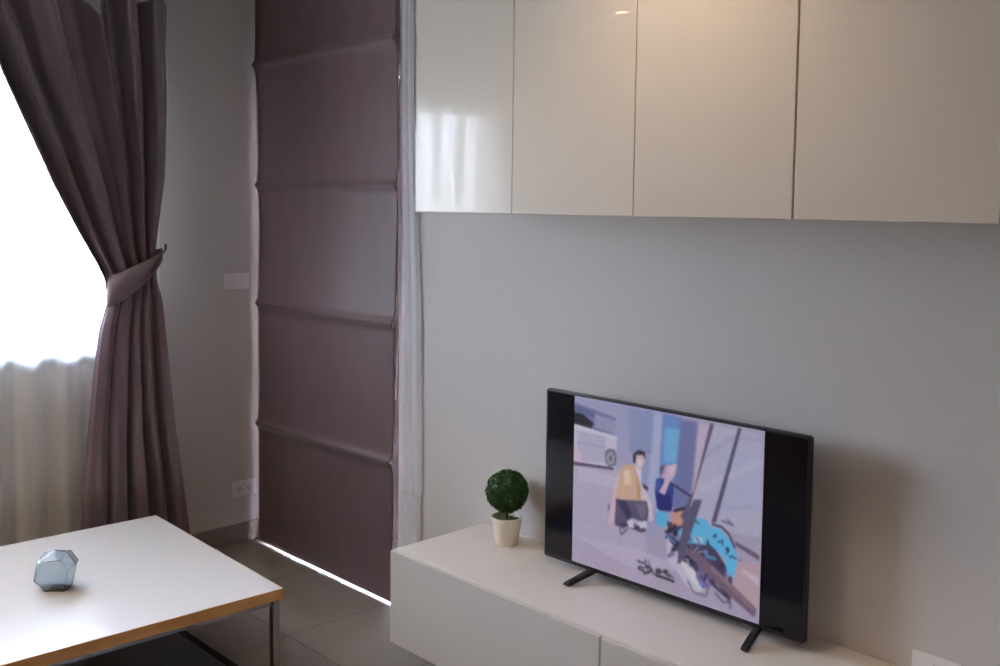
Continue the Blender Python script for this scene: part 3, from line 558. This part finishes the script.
# feet: bent blades reaching out in front and behind
for fx, tip in ((-.292, -.322), (.366, .388)):
    bm = bmesh.new()
    sx = fx
    prof_ = [(-.125, .004), (-.118, .012), (-.02, .040), (.02, .052), (.05, .040), (.112, .010), (.118, .003), (.100, .0005), (.045, .022), (.01, .030), (-.02, .022), (-.112, .0005)]
    n_ = len(prof_)
    A = [bm.verts.new((sx-.012+(tip-sx)*max(0, -q[0])/.125, q[0]+.012, q[1])) for q in prof_]
    Bv = [bm.verts.new((sx+.012+(tip-sx)*max(0, -q[0])/.125, q[0]+.012, q[1])) for q in prof_]
    bm.faces.new(A); bm.faces.new(Bv[::-1])
    for i in range(n_): bm.faces.new((A[i], Bv[i], Bv[(i+1) % n_], A[(i+1) % n_]))
    obj('foot', bm, m_black, tv, bevel=.003)
obj('sensor_light', B(-.008, .008, -.003, 0, zb+.004, zb+.008), m_slot, tv)

# ------------------------------------------------------------ topiary
px, py = -2.765, 2.723
t = thing('potted_topiary', 'small round green artificial topiary ball in a cream pot on the console', 'potted plant', (px, py, CZ1))
K = .965
bm = bmesh.new()
lathe(bm, [(.040, 0), (.044, .002), (.047, .02), (.060, .10), (.0615, .108), (.0605, .1115), (.058, .110), (.0555, .100), (.050, .085)], 48)
obj('pot', bm, m_pot, t, smooth=True)
bm = bmesh.new(); lathe(bm, [(.0005, .100), (.02, .1005), (.040, .0985), (.0545, .094), (.052, .086), (.001, .0855)], 32, cap=False)
for v in bm.verts: v.co.z += .004*noise.noise(v.co*90) if v.co.z > .09 else 0
obj('moss', bm, m_soil, t, smooth=True)
bm = bmesh.new(); tube(bm, [(0, 0, .092), (.001, 0, .12), (0, .001, .15), (.0, 0, .20)], [.0055, .005, .005, .005], 10)
obj('stem', bm, m_stem, t, smooth=True)
random.seed(11); bm = bmesh.new(); zc, R = .210, .082
bmesh.ops.create_icosphere(bm, subdivisions=4, radius=R*.90, matrix=Matrix.Translation((0, 0, zc)))
for v in bm.verts:
    d = (v.co-Vector((0, 0, zc))).normalized(); v.co += d*.004*noise.noise(d*14)
for k in range(2600):
    d = Vector((random.gauss(0, 1), random.gauss(0, 1), random.gauss(0, 1))).normalized()
    base = Vector((0, 0, zc)) + d*R*random.uniform(.88, .97)
    q = (d + Vector((random.gauss(0, .55), random.gauss(0, .55), random.gauss(0, .55)))).normalized()
    sd = q.cross(Vector((random.random(), random.random(), random.random()))).normalized()
    nrm = q.cross(sd)
    ln = random.uniform(.007, .013); wd = ln*.38
    a = bm.verts.new(base); b = bm.verts.new(base+q*ln*.5+sd*wd+nrm*.001); c = bm.verts.new(base+q*ln); e = bm.verts.new(base+q*ln*.5-sd*wd+nrm*.001)
    bm.faces.new((a, b, c, e))
o = obj('foliage_ball', bm, m_leaf, t)

# ------------------------------------------------------------ coffee table
ZT_ = .400; th = .042
rz = math.radians(-2.0)
tt = thing('coffee_table', 'low square coffee table with white top, oak edge and chrome legs', 'table', (-3.815, 1.432, 0), rz)
S = .577
# corners are placed from the measured far-left, far-right points
obj('tabletop', B(-S, S, -S, S, ZT_-th+.001, ZT_), m_white_top, tt, bevel=.001)
bm = bmesh.new(); e = .0022
box(bm, -S-e, S+e, -S-e, -S-.0001, ZT_-th, ZT_-.0012); box(bm, -S-e, S+e, S+.0001, S+e, ZT_-th, ZT_-.0012)
box(bm, -S-e, -S-.0001, -S, S, ZT_-th, ZT_-.0012); box(bm, S+.0001, S+e, -S, S, ZT_-th, ZT_-.0012)
o = obj('edge_band', bm, m_wood, tt); o['label'] = 'warm oak veneer edge band'
L_ = .018
for sx in (-1, 1):
    for sy in (-1, 1):
        cx, cy = sx*(S-.022), sy*(S-.022)
        o = obj('leg', B(cx-.014, cx+.014, cy-.014, cy+.014, .0135 if (sx, sy) == (1, -1) else 0, ZT_-th-.0005), m_chrome, tt, bevel=.002)
a = S-.040
for args in ((-a, a, -S+.012, -S+.032), (-a, a, S-.032, S-.012)):
    obj('top_rail', B(args[0], args[1], args[2], args[3], ZT_-th-.021, ZT_-th-.0005), m_chrome, tt, bevel=.001)
for args in ((-S+.012, -S+.032, -a, a), (S-.032, S-.012, -a, a)):
    obj('top_rail', B(args[0], args[1], args[2], args[3], ZT_-th-.021, ZT_-th-.0005), m_chrome, tt, bevel=.001)

# rug under the table
t = thing('rug', 'charcoal grey rug with a black bound edge beneath the coffee table', 'rug', (-3.2, 1.0, 0))
obj('pile', B(-.93, .93, -1.1, .92, .0, .012), m_rug, t)
bm = bmesh.new()
box(bm, -.96, .96, .9205, .955, 0, .013); box(bm, -.96, .96, -1.135, -1.1005, 0, .013); box(bm, -.96, -.9305, -1.1, .92, 0, .013); box(bm, .9305, .96, -1.1, .92, 0, .013)
obj('bound_edge', bm, m_rugedge, t, bevel=.003)

# ------------------------------------------------------------ faceted glass votive on the table
gl = thing('faceted_glass_votive', 'faceted smoky blue glass votive holder on the white coffee table', 'ornament', (-3.775, 1.36, ZT_), math.radians(46))
# local frame: x = across the view, y = towards the wall, z = up
out_ = [(-.030, .0), (.052, .0), (.070, .020), (.088, .105), (.048, .157), (-.008, .165), (-.056, .150), (-.088, .045)]
front = [(-.038, .022), (.048, .022), (.080, .098), (.046, .138), (-.012, .130), (-.064, .128), (-.082, .048)]
out_ = [(x*.86+.002, z*.9) for x, z in out_]; front = [(x*.86+.002, z*.9) for x, z in front]
bm = bmesh.new()
for x, z in out_: bm.verts.new((x*.98, 0.0, z)); 
for x, z in front: bm.verts.new((x*.95, -.046, z)); bm.verts.new((x*.92, .046, z+.006))
bm.verts.new((-.030, -.034, 0)); bm.verts.new((.045, -.034, 0)); bm.verts.new((-.03, .034, 0)); bm.verts.new((.045, .034, 0))
bmesh.ops.convex_hull(bm, input=bm.verts[:])
bmesh.ops.dissolve_limit(bm, angle_limit=math.radians(6), verts=bm.verts[:], edges=bm.edges[:])
o = obj('glass_shell', bm, m_smoke, gl); so = o.modifiers.new('wall', 'SOLIDIFY'); so.thickness = .005; so.offset = -1

# ------------------------------------------------------------ wall plates
def plate(name, label, cat, mtx, w_, h_, kind, mm):
    t = thing(name, label, cat); t.matrix_world = mtx          # local: x across, z up, -y out of the wall
    bm = bmesh.new(); prism(bm, rrect(-w_/2, w_/2, -h_/2, h_/2, .006), 'y', -.009, 0); obj('cover', bm, mm, t, bevel=.002)
    if kind == 'switch':
        obj('rocker', B(-.055, -.019, -.0125, -.0085, -.022, .022), mm, t, bevel=.0015)
        obj('rocker', B(-.017, .017, -.0125, -.0085, -.022, .022), mm, t, bevel=.0015)
        obj('rocker', B(.019, .055, -.0125, -.0085, -.022, .022), mm, t, bevel=.0015)
    if kind == 'socket':
        for cx in (-.030, .030):
            bm = bmesh.new(); prism(bm, rrect(cx-.024, cx+.024, -.024, .024, .004), 'y', -.0115, -.0085)
            s = obj('socket_insert', bm, mm, t, bevel=.001)
            bm = bmesh.new()
            box(bm, cx-.010, cx-.0065, -.0122, -.0114, -.004, .010); box(bm, cx+.0065, cx+.010, -.0122, -.0114, -.004, .010); 
            prism(bm, [(cx+.004*math.cos(k*PI/4), -.013+.004*math.sin(k*PI/4)) for k in range(8)], 'y', -.0122, -.0114)
            obj('slots', bm, m_slot, s)
    if kind == 'coax':
        bm = bmesh.new(); 
        for i in range(1): 
            prism(bm, [(.0+.011*math.cos(k*PI/12), -.004+.011*math.sin(k*PI/12)) for k in range(24)], 'y', -.012, -.0085)
        s = obj('coaxial_jack', bm, m_chrome, t, bevel=.001)
        bm = bmesh.new(); prism(bm, [(.0+.006*math.cos(k*PI/12), -.004+.006*math.sin(k*PI/12)) for k in range(24)], 'y', -.0128, -.0119)
        obj('jack_hole', bm, m_slot, s)
ML = lambda y, z: Matrix.Translation((XL, y, z)) @ Matrix.Rotation(PI/2, 4, 'Z')
plate('light_switch', 'white three-rocker light switch on the wall beside the plum blind', 'light switch', ML(2.708, 1.425), .150, .085, 'switch', m_plastic)
plate('wall_socket', 'white double power socket low on the wall above the taupe baseboard', 'socket', ML(2.742, .297), .150, .085, 'socket', m_plastic)
plate('antenna_socket', 'white antenna socket plate on the wall just above the console, right of the television', 'socket', Matrix.Translation((-1.135, YB, .5545)), .136, .064, 'coax', m_plastic)
